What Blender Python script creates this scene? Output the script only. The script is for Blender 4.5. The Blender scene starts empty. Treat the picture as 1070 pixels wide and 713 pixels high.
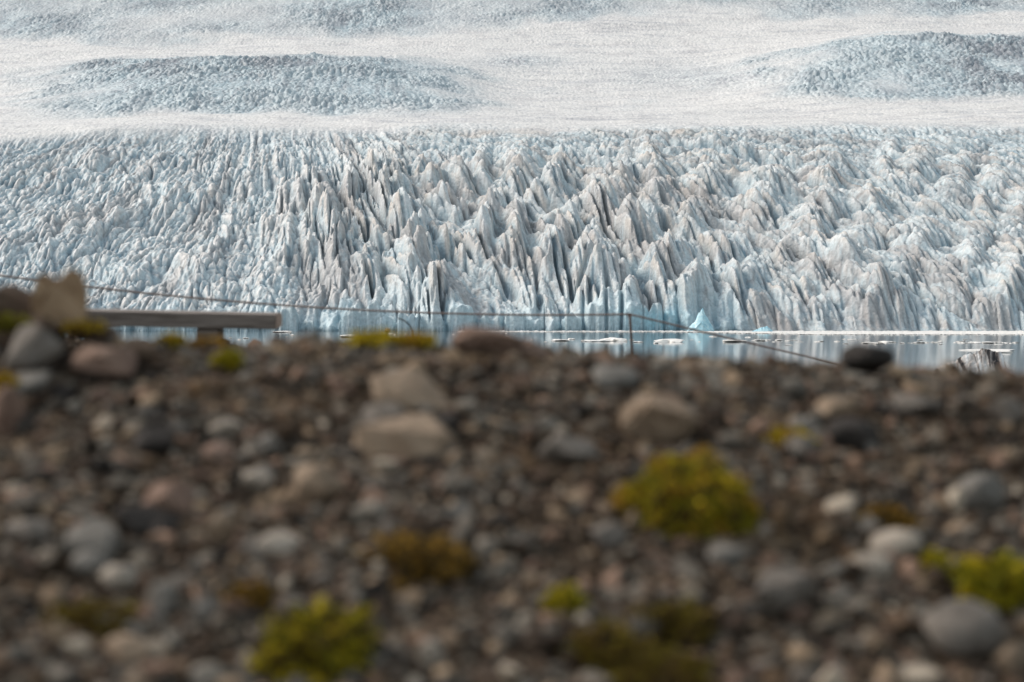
import bpy, bmesh, math, random
import numpy as np
from mathutils import Vector, Matrix, Euler

random.seed(11)
RNG = np.random.default_rng(7)
SC = bpy.context.scene
COL = SC.collection
F = 2080.0            # focal length in pixels of the 1070 px wide photograph
CX, HY = 535.0, 320.0  # centre column and horizon row
H = 15.0              # camera height above the lake

# ------------------------------------------------------------------ helpers
def link(o, parent=None):
    COL.objects.link(o)
    if parent is not None:
        o.parent = parent
    return o

def tag(o, label=None, cat=None, group=None, kind=None):
    if label: o['label'] = label
    if cat: o['category'] = cat
    if group: o['group'] = group
    if kind: o['kind'] = kind
    return o

def empty(name, loc, rz=0.0):
    o = bpy.data.objects.new(name, None)
    o.empty_display_size = 0.1
    o.location = loc
    o.rotation_euler = (0, 0, rz)
    return link(o)

def mesh_np(name, co, faces, smooth=True):
    """co (n,3); faces (m,k) all of one size"""
    me = bpy.data.meshes.new(name)
    n, (m, k) = len(co), faces.shape
    me.vertices.add(n)
    me.vertices.foreach_set('co', np.ascontiguousarray(co, dtype=np.float32).ravel())
    me.loops.add(m * k)
    me.loops.foreach_set('vertex_index', np.ascontiguousarray(faces, dtype=np.int32).ravel())
    me.polygons.add(m)
    me.polygons.foreach_set('loop_start', np.arange(0, m * k, k, dtype=np.int32))
    me.polygons.foreach_set('loop_total', np.full(m, k, dtype=np.int32))
    me.polygons.foreach_set('use_smooth', np.full(m, smooth, dtype=bool))
    me.update(calc_edges=True)
    return me

def set_col(me, rgb, name='Col'):
    a = me.color_attributes.new(name, 'FLOAT_COLOR', 'POINT')
    c = np.ones((len(rgb), 4), dtype=np.float32)
    c[:, :3] = rgb
    a.data.foreach_set('color', c.ravel())

def grid_faces(ny, nx):
    i = np.arange(ny * nx, dtype=np.int32).reshape(ny, nx)
    return np.stack([i[:-1, :-1], i[:-1, 1:], i[1:, 1:], i[1:, :-1]], -1).reshape(-1, 4)

# ------------------------------------------------------------------ noise
def hsh(ix, iy, seed):
    h = (ix.astype(np.uint32) * np.uint32(374761393) + iy.astype(np.uint32) * np.uint32(668265263)
         + np.uint32((seed * 2246822519 + 3266489917) & 0xffffffff))
    h ^= h >> np.uint32(13); h *= np.uint32(1274126177); h ^= h >> np.uint32(16)
    h *= np.uint32(2654435769); h ^= h >> np.uint32(15)
    return h

def h01(h):
    return (h & np.uint32(0xffffff)).astype(np.float32) / np.float32(0xffffff)

def perlin(x, y, seed=0):
    fx, fy = np.floor(x), np.floor(y)
    ix, iy = fx.astype(np.int64).astype(np.int32), fy.astype(np.int64).astype(np.int32)
    dx, dy = (x - fx).astype(np.float32), (y - fy).astype(np.float32)
    u = dx * dx * dx * (dx * (dx * 6 - 15) + 10); v = dy * dy * dy * (dy * (dy * 6 - 15) + 10)
    def g(ox, oy):
        a = h01(hsh(ix + ox, iy + oy, seed)) * np.float32(6.2831853)
        return np.cos(a) * (dx - ox) + np.sin(a) * (dy - oy)
    a = g(0, 0); b = g(1, 0); c = g(0, 1); d = g(1, 1)
    a = a + (b - a) * u; c = c + (d - c) * u
    return (a + (c - a) * v) * np.float32(1.5)

def fbm(x, y, seed=0, octv=3):
    s = 0; a = 1.0; f = 1.0
    for k in range(octv):
        s = s + a * perlin(x * f, y * f, seed + 17 * k)
        a *= 0.5; f *= 2.03
    return s

def worley(x, y, seed=0, jit=0.9):
    """F1, F2, per-cell randoms r1, r2, r3 and the offset (ox, oy) from the nearest point"""
    fx, fy = np.floor(x), np.floor(y)
    ix, iy = fx.astype(np.int32), fy.astype(np.int32)
    dx, dy = (x - fx).astype(np.float32), (y - fy).astype(np.float32)
    F1 = np.full(x.shape, 9, np.float32); F2 = np.full(x.shape, 9, np.float32)
    hb = np.zeros(x.shape, np.uint32)
    bx = np.zeros(x.shape, np.float32); by = np.zeros(x.shape, np.float32)
    for oy in (-1, 0, 1):
        for ox in (-1, 0, 1):
            h = hsh(ix + ox, iy + oy, seed)
            px = ox + 0.5 + jit * ((h & np.uint32(0xffff)).astype(np.float32) / 65535 - 0.5) - dx
            py = oy + 0.5 + jit * ((h >> np.uint32(16)).astype(np.float32) / 65535 - 0.5) - dy
            d = np.sqrt(px * px + py * py)
            near = d < F1
            F2 = np.where(near, F1, np.minimum(F2, d))
            F1 = np.where(near, d, F1)
            hb = np.where(near, h, hb); bx = np.where(near, -px, bx); by = np.where(near, -py, by)
    r1 = h01(hb * np.uint32(2654435761)); r2 = h01(hb * np.uint32(2246822519) + np.uint32(77))
    r3 = h01((hb ^ np.uint32(0x9e3779b9)) * np.uint32(3266489917))
    return F1, F2, r1, r2, r3, bx, by

def sst(a, b, x):
    t = np.clip((x - a) / (b - a), 0, 1)
    return t * t * (3 - 2 * t)

# ------------------------------------------------------------------ materials
def new_mat(name):
    m = bpy.data.materials.new(name); m.use_nodes = True
    nt = m.node_tree
    b = nt.nodes['Principled BSDF']
    return m, nt, b

def N(nt, typ, **kw):
    n = nt.nodes.new(typ)
    for k, v in kw.items(): setattr(n, k, v)
    return n

def noise_bump(nt, b, scale, strength, dist, coord='Object', detail=6):
    tc = N(nt, 'ShaderNodeTexCoord')
    no = N(nt, 'ShaderNodeTexNoise'); no.inputs['Scale'].default_value = scale; no.inputs['Detail'].default_value = detail
    nt.links.new(tc.outputs[coord], no.inputs['Vector'])
    bu = N(nt, 'ShaderNodeBump'); bu.inputs['Strength'].default_value = strength; bu.inputs['Distance'].default_value = dist
    nt.links.new(no.outputs['Fac'], bu.inputs['Height']); nt.links.new(bu.outputs['Normal'], b.inputs['Normal'])
    return tc, no

def ramp(nt, stops):
    r = N(nt, 'ShaderNodeValToRGB')
    e = r.color_ramp.elements
    while len(e) < len(stops): e.new(0.5)
    for el, (p, c) in zip(e, stops):
        el.position = p; el.color = (*c, 1)
    return r

def attr_mat(name, rough, scale, strength, dist, vary=0.25, spec=0.3):
    m, nt, b = new_mat(name)
    tc, no = noise_bump(nt, b, scale, strength, dist)
    at = N(nt, 'ShaderNodeAttribute', attribute_name='Col')
    mr = N(nt, 'ShaderNodeMapRange'); mr.inputs[1].default_value = 0.25; mr.inputs[2].default_value = 0.75
    mr.inputs[3].default_value = 1 - vary; mr.inputs[4].default_value = 1 + vary * 0.6
    nt.links.new(no.outputs['Fac'], mr.inputs[0])
    mx = N(nt, 'ShaderNodeMix', data_type='RGBA', blend_type='MULTIPLY'); mx.inputs[0].default_value = 1
    nt.links.new(at.outputs['Color'], mx.inputs[6]); nt.links.new(mr.outputs[0], mx.inputs[7])
    nt.links.new(mx.outputs[2], b.inputs['Base Color'])
    b.inputs['Roughness'].default_value = rough
    b.inputs['Specular IOR Level'].default_value = spec
    return m

def stone_mat(name, c1, c2, c3):
    m, nt, b = new_mat(name)
    tc, no = noise_bump(nt, b, 30, 0.5, 0.004)
    n2 = N(nt, 'ShaderNodeTexNoise'); n2.inputs['Scale'].default_value = 14; n2.inputs['Detail'].default_value = 8
    n2.inputs['Roughness'].default_value = 0.7
    oi = N(nt, 'ShaderNodeObjectInfo')
    ad = N(nt, 'ShaderNodeVectorMath', operation='ADD')
    nt.links.new(tc.outputs['Object'], ad.inputs[0]); nt.links.new(oi.outputs['Location'], ad.inputs[1])
    nt.links.new(ad.outputs[0], n2.inputs['Vector'])
    r = ramp(nt, [(0.3, c1), (0.52, c2), (0.72, c3)])
    nt.links.new(n2.outputs['Fac'], r.inputs[0])
    nt.links.new(r.outputs[0], b.inputs['Base Color'])
    b.inputs['Roughness'].default_value = 0.85
    b.inputs['Specular IOR Level'].default_value = 0.25
    return m

# =================================================================== GLACIER
def pix_z(py, Y): return H + (HY - py) / F * Y

def build_glacier():
    px = np.linspace(-170, 1240, 1500).astype(np.float32)
    ys = [1188.0]
    while ys[-1] < 4480:
        y = ys[-1]
        if y < 1225: st = 0.5
        elif y < 1577: st = 0.5
        elif y < 2487: st = 1.9
        else: st = 3.2
        ys.append(y + st)
    Y1 = np.array(ys, np.float32)
    ny, nx = len(Y1), len(px)
    PX, Y = np.meshgrid(px, Y1)
    X = (PX - CX) / F * Y

    # mean surface: distance -> image row
    yy = np.arange(1100, 4800, 4.0)
    ker = np.hanning(19); ker /= ker.sum()
    def prof(ky, kp):
        pp = np.convolve(np.pad(np.interp(yy, ky, kp), 9, 'edge'), ker, 'valid')
        return np.interp(Y1, yy, pp).astype(np.float32)[:, None]
    Pb = prof([1150, 1200, 1222, 1244, 1285, 1357, 1423, 1479, 1519, 1547, 2087, 2687, 2837, 3287, 3687, 4487],
              [343, 333, 318, 302, 274, 230, 190, 158, 139, 133.5, 108, 60, 49, 0, -40, -75])
    L1 = prof([1150, 1519, 1547, 1747, 2020, 2330, 2687, 2837, 3287, 3687, 4487], [343, 139, 133.5, 122, 85, 61, 56, 48, 0, -40, -75])
    L2 = prof([1150, 1519, 1547, 1907, 2347, 2937, 3287, 3687, 4487], [343, 139, 133.5, 105, 38, 30, 0, -40, -75])
    m1p = sst(-70, 210, PX) * sst(560, 360, PX)
    m2p = sst(690, 960, PX)
    P = Pb * (1 - m1p - m2p) + L1 * m1p + L2 * m2p
    und = fbm(X / 420, Y / 520, 3, 2)
    P = np.where(Y < 1490, Pb, P)
    zb = pix_z(P, Y)

    # zones
    wn = fbm(X / 90, Y / 160, 5, 3)
    fall = sst(130.5, 143.0, P + 3.5 * wn + 3.0 * sst(560, 900, PX) - 16 * (1 - sst(40, 260, PX)) * (0.5 + 0.5 * wn))
    lens1 = sst(0.05, 0.8, m1p + 0.25 * wn) * sst(126, 112, P + 6 * wn) * sst(56, 64, P + 2 * wn) * sst(1687, 1760, Y) * sst(2640, 2330, Y)
    lens2 = sst(0.2, 1.0, m2p + 0.3 * wn) * sst(108, 98, P + 4 * wn) * sst(33, 42, P + 2 * wn) * sst(1867, 1937, Y) * sst(2687, 2437, Y)
    top_edge = np.interp(px, [-190, 0, 150, 300, 450, 560, 650, 750, 820, 950, 1100, 1260],
                         [44, 42, 44, 38, 36, 26, 16, 8, 18, 20, 10, 10]).astype(np.float32)[None, :]
    top = sst(6, -10, P - top_edge + 7 * wn) * np.clip(0.62 + 0.6 * perlin(X / 160, Y / 300, 91), 0.2, 1.0)
    patch = 0.5 * np.exp(-((PX - 545) / 45) ** 2 - ((P - 65) / 7) ** 2) + 0.35 * np.exp(-((PX - 740) / 90) ** 2 - ((P - 80) / 12) ** 2)
    up = np.clip(lens1 + lens2 + top + patch, 0, 1)

    wl = 1 - sst(230, 400, PX + 20 * wn)                     # left: chaotic blocks
    wr = sst(800, 930, PX + (P - 240) * 0.35 + 30 * wn)      # right: long rounded folds
    wt = sst(215, 150, P + 10 * wn)                          # upper part of the fall: smaller blocks
    wc = np.clip(1 - wl - wr, 0, 1) * (1 - 0.75 * wt)

    # flow-following coordinates
    k = np.interp(px, [-190, 60, 250, 360, 450, 700, 900, 1260],
                  [-0.30, -0.24, -0.16, 0.06, 0.24, 0.30, 0.52, 0.7]).astype(np.float32)[None, :]
    w1 = fbm(X / 46, Y / 90, 21, 2); w2 = fbm(X / 46 + 9.3, Y / 90 + 4.1, 22, 2)
    w3 = perlin(X / 110, Y / 300, 23)
    SY = np.clip(Y - 1200, 0, 320) * 1.55
    k1 = np.interp(px, [-190, 60, 230, 330, 420, 700, 900, 1260], [-0.34, -0.26, -0.16, 0.0, 0.13, 0.16, 0.30, 0.4]).astype(np.float32)[None, :]
    k2 = np.interp(px, [-190, 200, 330, 430, 700, 900, 1260], [-0.0003, -0.0002, 0.0004, 0.0012, 0.0013, 0.0010, 0.0008]).astype(np.float32)[None, :]
    T = X + k1 * SY + k2 * SY * SY
    def saw(t, face=0.35):
        s_ = t - np.floor(t)
        up_ = np.clip(s_ / face, 0, 1); dn = np.clip((1 - s_) / (1 - face), 0, 1)
        return np.where(s_ < face, up_ ** 0.8, dn ** 1.15)
    def amp(x, y, seed): return np.clip(0.65 + 0.75 * perlin(x, y, seed), 0.12, 1.25)
    def crev(x, y, seed, w):
        return np.clip(1 - np.abs(perlin(x, y, seed)) / w, 0, 1)
    # long ridges that run down with the flow, steep side to the left front
    tb = (T + 12 * w1 + 26 * w3) / 58
    ab = amp(T / 70, Y / 240, 31)
    r_big = saw(tb) * ab
    sb = tb - np.floor(tb)
    FB = np.clip(ab, 0, 1) * sst(0.0, 0.12, sb) * sst(0.5, 0.36, sb)
    r_mid = saw((T + 9 * w2 + 0.12 * (Y - 1200)) / 27 + 0.3) * amp(T / 40, Y / 110, 32)
    # transverse steps of the fall
    r_step = saw((Y + 0.5 * X + 30 * w1 + 24 * w2) / 95) * amp(X / 60, Y / 90, 33)
    # crevasses that open with the flow, ice fins between them
    T2 = X + 0.42 * (k1 * SY + k2 * SY * SY) + 3.0 * w1 + 6 * w3
    a1 = np.clip(0.55 + 1.3 * perlin(T2 / 17, Y / 34, 44), 0.0, 1.15); a2 = np.clip(0.55 + 1.2 * perlin(T2 / 13, Y / 24, 45), 0.0, 1.1); a3 = amp(X / 40, Y / 60, 46)
    cA = crev(T2 / 10.5, (Y + 14 * w2) / 62, 41, 0.24) * a1
    cB = crev(T2 / 5.8 + 0.3 * w2, (Y + 8 * w1) / 34, 42, 0.28) * a2
    cC = crev((T2 + 0.5 * (Y - 1200)) / 13 + 0.3 * w1, (Y - 0.5 * X) / 30, 47, 0.2) * a3
    ridg = 1 - 2 * np.abs(perlin(T2 / 9 + 0.4 * w2, (Y + 10 * w1) / 40, 48))
    # the named ridges of the fall: crest lines (column, row on the mean surface), height, reach
    CREST = [
        ([(500, 184), (543, 198), (576, 212), (625, 232), (662, 256), (684, 290), (708, 316), (724, 336)], 27, 34),
        ([(462, 212), (490, 190), (520, 196), (560, 222), (600, 250), (622, 268)], 20, 30),
        ([(475, 238), (506, 249), (543, 260), (580, 271), (617, 286), (630, 308), (646, 334)], 25, 36),
        ([(350, 205), (392, 190), (418, 236), (434, 260), (447, 284)], 22, 26),
        ([(372, 226), (400, 196), (446, 186), (460, 214), (474, 236)], 18, 22),
        ([(285, 256), (318, 262), (356, 278), (404, 281), (450, 308), (490, 330)], 17, 30),
        ([(300, 196), (332, 222), (350, 258), (372, 270)], 18, 24),
        ([(640, 172), (700, 186), (770, 200), (826, 232), (868, 268), (905, 300), (930, 330)], 21, 36),
        ([(606, 176), (650, 196), (700, 226), (738, 258), (770, 296), (788, 330)], 18, 26),
        ([(800, 178), (870, 200), (930, 240), (990, 276), (1050, 306), (1110, 330)], 18, 38),
        ([(900, 170), (980, 200), (1060, 236), (1140, 262)], 16, 34),
        ([(800, 262), (850, 284), (900, 312), (950, 330)], 13, 24),
        ([(250, 222), (222, 256), (200, 290)], 9, 20),
        ([(150, 206), (110, 230), (60, 250), (-20, 262)], 9, 22),
        ([(240, 186), (180, 214), (120, 214)], 8, 18),
    ]
    nr = int(np.searchsorted(Y1, 1587))
    QX = PX[:nr] + 9 * w1[:nr] + 4 * w2[:nr]; QY = Pb[:nr] + 6 * w2[:nr]
    crest_h = np.zeros((nr, nx), np.float32); crest_f = np.zeros((nr, nx), np.float32)
    for pts, hk, reach in CREST:
        best = np.full((nr, nx), 1e9, np.float32); sgn = np.zeros((nr, nx), np.float32); tt = np.zeros((nr, nx), np.float32)
        ns = len(pts) - 1
        for i_, ((ax_, ay_), (bx_, by_)) in enumerate(zip(pts[:-1], pts[1:])):
            ux, uy = bx_ - ax_, by_ - ay_; l2 = ux * ux + uy * uy
            t_ = np.clip(((QX - ax_) * ux + (QY - ay_) * uy) / l2, 0, 1)
            ddx = QX - (ax_ + t_ * ux); ddy = QY - (ay_ + t_ * uy)
            d_ = np.sqrt(ddx * ddx + ddy * ddy)
            nb = d_ < best
            best = np.where(nb, d_, best); tt = np.where(nb, (i_ + t_) / ns, tt)
            # below the line, or to its left where it runs down the picture
            s_ = (ddy * abs(ux) - ddx * abs(uy) * (1 if ux > 0 else -1))
            sgn = np.where(nb, s_, sgn)
        face_w = reach * 0.5
        hh_ = np.where(sgn > 0, np.exp(-(best / face_w) ** 2), np.exp(-best / (reach * 1.5)))
        tap = sst(0.0, 0.12, tt) * sst(1.0, 0.9, tt) * 0.75 + 0.25
        tap = tap * (0.75 + 0.25 * np.cos(tt * 40 + hk))
        crest_h = np.maximum(crest_h, hh_ * hk * tap)
        crest_f = np.maximum(crest_f, np.where(sgn > 0, np.exp(-((best - reach * 0.38) / (reach * 0.5)) ** 2), np.exp(-(best / 7) ** 2)) * tap)
    RH = np.zeros_like(Y); RF = np.zeros_like(Y)
    RH[:nr] = crest_h; RF[:nr] = crest_f
    # facets: tilted planes
    g1, g2, q1, q2, q3, cx, cy = worley((X + 0.3 * k * (Y - 1200) + 4.5 * w1) / 12.0, (Y + 9 * w2) / 30, 51)
    gapb = np.clip((g2 - g1) * 3.0, 0, 1)
    facet = 2.2 * (q1 - 0.5) + 9 * (q2 - 0.5) * cx + 6.0 * (q3 - 0.3) * cy
    g1s, g2s, s1, s2, s3, sx, sy = worley((X + 2 * w2) / 5.0, (Y + 4 * w1) / 13, 61)
    gaps = np.clip((g2s - g1s) * 3.0, 0, 1)
    small = 0.9 * gaps + 0.9 * (s1 - 0.5) + 3.4 * (s2 - 0.5) * sx + 3.0 * (s3 - 0.25) * sy
    fins = -15 * cA ** 0.8 - 6.5 * cB + 2.0 * ridg - 3 * cC
    # folds on the right
    T3 = X + 0.62 * (Y - 1200)
    fo1 = saw((T3 + 22 * w1 + 30 * w3) / 74, 0.42) * amp(T3 / 80, Y / 200, 71)
    fo2 = saw((T3 + 0.35 * (Y - 1200) + 16 * w2) / 33 + 0.4, 0.45) * amp(T3 / 40, Y / 90, 72)
    cD = crev((T3 + 6 * w2) / 15, (Y - 0.4 * X + 8 * w1) / 45, 73, 0.22) * a1
    folds = 17 * fo1 + 7 * fo2 - 4.5 * cD - 4 * cB * 0.6 + 1.5 * ridg
    fine = fbm(X / 3.2, Y / 6, 81, 3)
    crag = 1 - 2 * np.abs(perlin((X + 2 * w1) / 4.0, (Y + 2 * w2) / 10.0, 82))

    wmid = np.clip(1 - wl - wr, 0, 1)
    r_big = r_big * (1 - 0.85 * np.exp(-((PX - 263) / 16) ** 2) * sst(195, 168, P))
    lx = X - 0.28 * (Y - 1200)
    b1, b2, d1, d2, d3, _x, _y = worley((lx + 9 * w1 + 4 * w2) / 25.0, (Y + 0.35 * X + 12 * w2) / 25, 76)
    ml = (2.2 * np.sqrt(np.clip(1.05 - b1 * b1 * 1.5, 0.0, 1)) + 5.5 * np.clip(1 - b1 * 1.15, 0, 1)) * np.clip((b2 - b1) * 6, 0, 1) ** 0.5 + 2.2 * (d1 - 0.5) + 5 * (d2 - 0.5) * _x + 5 * (d3 - 0.3) * _y
    l1, l2, d4, d5, d6, _x, _y = worley((lx + 5 * w1) / 9.5, (Y + 0.3 * X + 6 * w2) / 11, 77)
    ms = (0.7 * np.sqrt(np.clip(1.05 - l1 * l1 * 1.5, 0.0, 1)) + 2.2 * np.clip(1 - l1 * 1.15, 0, 1)) * np.clip((l2 - l1) * 6, 0, 1) ** 0.5 + 0.9 * (d4 - 0.5) + 2.2 * (d5 - 0.5) * _x + 2.0 * (d6 - 0.3) * _y
    fw = np.clip(0.27 + 0.75 * RF + 0.75 * FB, 0, 1.15)
    h_c = 1.15 * RH + 9.5 * r_big + 5.5 * r_mid + fins * fw + 0.22 * facet + (0.35 + 0.4 * fw) * ms + 0.28 * small + 0.2 * ml
    h_l = 1.0 * RH + 7 * r_big + 3 * r_mid + 10 * r_step + 0.45 * ml + 0.6 * ms - 2.4 * cB - 3.2 * cC - 3.0 * cA + 0.40 * small + 0.3 * facet + 0.5 * crag
    o1, o2, p1, p2, p3, ox_, oy_ = worley((T3 + 10 * w1 + 5 * w2) / 24.0, (Y - 0.25 * X + 14 * w2) / 52, 74)
    mound = 9 * np.sqrt(np.clip(1.05 - o1 * o1 * 1.6, 0.0, 1)) * np.clip((o2 - o1) * 4, 0, 1) ** 0.6 + 4 * (p1 - 0.5)
    h1_, h2_, p4, p5, p6, ux_, uy_ = worley((T3 + 6 * w1) / 11.0, (Y + 8 * w2) / 24, 75)
    mound = mound + 3.6 * np.sqrt(np.clip(1.05 - h1_ * h1_ * 1.5, 0.0, 1)) * np.clip((h2_ - h1_) * 5, 0, 1) ** 0.6
    h_l = 0.8 * h_l
    h_r = 0.75 * RH + 0.48 * folds + 0.7 * mound - 3.2 * cB - 2.0 * cA + 0.15 * facet + 0.22 * small
    h_t = 0.7 * RH + 8 * r_big + 4.5 * r_mid + 4 * r_step + 0.15 * facet + 0.45 * ml + 1.1 * ms - 2.5 * cB - 2.5 * cC - 3 * cA + 0.25 * small
    h_fall = wc * h_c + wl * h_l + wr * h_r + (wmid - wc) * h_t
    h_fall = (h_fall - 9) * (0.42 + 0.58 * sst(135, 172, P + 8 * wn)) + 0.45 * fine + 0.6 * crag
    u1, u2, v1, v2, v3, vx, vy = worley((X + 4 * w1) / 6.2, (Y + 8 * w2) / 13, 53)
    gapu = np.clip((u2 - u1) * 1.8, 0, 1)
    h_up = 3.0 * gapu + 3.8 * (v1 - 0.5) + 3.5 * (v2 - 0.5) * vx + 0.2 * facet + 0.8 * small - 3.0 * cC + 3 * (r_big - 0.4) + 5 * wn + 0.9 * (ml - 4)
    h_up = 0.62 * h_up
    streak = perlin(X / 60, Y / 9.0, 95) + 0.6 * perlin(X / 25, Y / 5.0, 96)
    calm = sst(6, 60, 133 - P)
    h_flat = 0.75 * streak + 0.36 * small * (0.5 + 0.6 * calm) + 4.0 * perlin(X / 180, Y / 130, 97) + 1.6 * perlin(X / 70, Y / 60, 98) + 0.5 * crag * (0.4 + 0.6 * calm)
    up_h = up * np.clip(0.8 + 0.5 * wn, 0.3, 1.2)
    h = fall * h_fall + (1 - fall) * (up_h * h_up + (1 - up) * h_flat)
    gap_f = 1 - np.clip(1.1 * cA + 0.9 * cB, 0, 1)
    z = zb + h - 2.0 * fall

    # calving front
    prof_cliff = np.interp(px, [-190, 150, 270, 300, 480, 560, 640, 700, 745, 775, 830, 1260],
                           [5, 6, 8, 13, 11, 13, 15, 11, 7, 4, 2.5, 2.5]).astype(np.float32)[None, :]
    fa1, fa2, ra, rb, rc, ax, ay = worley((X + 2.5 * w1) / 14.0 + 0.8 * perlin(X / 40, Y * 0 + 0.5, 104), np.zeros_like(Y) + 0.5, 101)
    front = 1200 + 5 * perlin(X / 60, Y * 0 + 3.3, 102) + 7.0 * (ra - 0.5) + 6 * (rb - 0.5) * ax * 2 + 18 * sst(770, 860, PX) * 0 + 1.6 * perlin(X / 3.5, Y * 0 + 1.7, 103) + 2.5 * np.abs(perlin(X / 8.0, Y * 0 + 6.1, 107))
    slit = np.clip((fa2 - fa1) * 4.0 + 1.2 * perlin(X / 20, Y * 0 + 7.7, 105) + 0.3, 0, 1)
    front = front + (1 - slit) * 3.5
    dF = Y - front
    hf = np.clip(h, -14, 7)
    cl = prof_cliff * (0.5 + 0.75 * rc) * (0.55 + 0.45 * slit) * (1 + 0.35 * perlin(X / 5.0, Y * 0 + 2.2, 106)) + 0.30 * hf * sst(2, 9, prof_cliff) + prof_cliff * 0.7 * (0.42 - np.minimum(fa1, 0.8)) * (0.4 + ra)
    cl = np.maximum(cl, 1.2 + 1.5 * rc)
    steep = sst(800, 760, PX)
    edge = np.clip(dF / (1.8 + 10 * (1 - steep)), 0, 1)
    zfront = cl + np.clip(dF, 0, 60) * 0.05
    blend = sst(0, 26, dF)
    zin = np.maximum(z, 1.0)
    z2 = zfront * (1 - blend) + zin * blend
    z2 = np.where(dF > 0, z2 * edge - 1.5 * (1 - edge), -1.5)
    z = z2

    # ---- ice colour: weathered white crust, clear blue ice, dust, debris and painted crevasse shade
    big = fbm(X / 34, Y / 60, 111, 4)
    du = fbm(T / 8, Y / 60, 121, 3)
    deb = fbm(T / 26, Y / 120, 131, 4)
    ice = np.array([0.60, 0.69, 0.715], np.float32); white = np.array([0.82, 0.80, 0.77], np.float32)
    blue = np.array([0.36, 0.60, 0.70], np.float32); tan = np.array([0.66, 0.53, 0.43], np.float32)
    grey = np.array([0.30, 0.285, 0.285], np.float32)
    c = np.zeros((ny, nx, 3), np.float32)
    def mixin(a, col):
        a = np.clip(a, 0, 1)[..., None]
        return c * (1 - a) + col * a
    c[:] = ice
    flat = (1 - fall) * (1 - up)
    c = mixin(0.95 * flat, white)
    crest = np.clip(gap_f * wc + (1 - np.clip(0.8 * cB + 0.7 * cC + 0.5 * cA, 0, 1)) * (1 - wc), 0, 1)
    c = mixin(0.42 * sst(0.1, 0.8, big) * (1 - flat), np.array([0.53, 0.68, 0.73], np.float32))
    c = mixin((1 - crest) ** 1.5 * 0.85 * (fall + 0.7 * up * (1 - fall)), np.array([0.22, 0.35, 0.43], np.float32))  # bluer crevasse ice, darkened further: crevasse shade painted into the colour
    def boxx(a_, r_):
        cs = np.cumsum(np.pad(a_, ((0, 0), (r_ + 1, r_)), 'edge'), axis=1)
        return (cs[:, 2 * r_ + 1:] - cs[:, :-2 * r_ - 1]) / (2 * r_ + 1)
    def boxy(a_, r_):
        cs = np.cumsum(np.pad(a_, ((r_ + 1, r_), (0, 0)), 'edge').astype(np.float64), axis=0)
        return ((cs[2 * r_ + 1:] - cs[:-2 * r_ - 1]) / (2 * r_ + 1)).astype(np.float32)
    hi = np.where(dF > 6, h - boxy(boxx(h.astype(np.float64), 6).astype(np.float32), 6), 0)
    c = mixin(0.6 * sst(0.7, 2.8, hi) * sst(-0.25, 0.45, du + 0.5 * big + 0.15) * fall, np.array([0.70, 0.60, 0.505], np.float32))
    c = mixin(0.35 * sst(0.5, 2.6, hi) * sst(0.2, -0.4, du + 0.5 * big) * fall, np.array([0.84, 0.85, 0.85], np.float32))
    c = mixin(0.6 * sst(-0.7, -3.0, hi) * fall, np.array([0.24, 0.30, 0.345], np.float32))  # hollows darkened, the shade of recesses painted in
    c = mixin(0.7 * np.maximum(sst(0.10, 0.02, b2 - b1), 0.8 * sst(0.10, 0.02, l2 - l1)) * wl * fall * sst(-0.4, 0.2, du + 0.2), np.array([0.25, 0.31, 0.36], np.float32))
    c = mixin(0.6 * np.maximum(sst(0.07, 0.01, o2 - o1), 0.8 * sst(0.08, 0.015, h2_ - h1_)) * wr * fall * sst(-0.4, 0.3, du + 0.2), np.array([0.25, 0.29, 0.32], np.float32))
    dust = sst(0.15, 0.75, du + 0.4 * big) * (0.4 + 0.6 * crest)
    c = mixin(0.32 * dust * fall, tan)
    c = mixin(0.66 * sst(-0.12, 0.7, deb + 0.35 * fine + 0.25 * RF - 0.1) * fall, np.array([0.33, 0.31, 0.305], np.float32))
    crack = crev(T2 / 6.5 + 0.5 * w1, (Y + 6 * w2) / 34, 141, 0.13) * sst(-0.2, 0.3, perlin(X / 14, Y / 40, 142))
    crack2 = crev((X + 0.8 * (Y - 1200)) / 9 + 0.5 * w2, (Y - X) / 22, 143, 0.11) * sst(-0.1, 0.4, perlin(X / 18, Y / 40, 144))
    c = mixin(0.7 * np.maximum(crack, crack2) * fall, np.array([0.24, 0.25, 0.26], np.float32))
    speck = perlin(X / 2.1, Y / 4.5, 145) + 0.6 * perlin(X / 5.5, Y / 14, 146)
    c = mixin(0.45 * sst(0.25, 0.8, speck) * fall, np.array([0.35, 0.34, 0.34], np.float32))
    c = mixin(0.45 * sst(0.25, 0.8, -speck) * fall, np.array([0.80, 0.82, 0.83], np.float32))
    c = mixin(0.55 * sst(0.0, 0.9, deb + 0.5 * fine + 0.2) * up * (1 - fall), grey * np.array([0.9, 1.0, 1.12], np.float32))
    c = mixin(0.42 * sst(0.0, 1.0, 0.7 * streak + 0.9 * big) * flat, np.array([0.55, 0.53, 0.53], np.float32))
    fs = perlin(X / 5.0, Y / 7.0, 147) + 0.7 * perlin(X / 14, Y / 16.0, 148)
    c = mixin(0.35 * sst(0.3, 1.0, fs + 0.4 * big) * flat, np.array([0.45, 0.45, 0.46], np.float32))
    c = mixin(0.5 * np.exp(-((P - 139) / 4) ** 2) * sst(350, 520, PX) * sst(1000, 700, PX) * sst(-0.3, 0.6, big), tan * 0.8)
    lz = np.clip(lens1 + lens2 + 0.75 * top, 0, 1)
    c = mixin((0.35 + 0.3 * wn) * lz, np.array([0.40, 0.47, 0.50], np.float32))
    c = mixin(0.5 * sst(0.1, 0.7, speck) * lz, np.array([0.25, 0.27, 0.29], np.float32))
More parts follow.
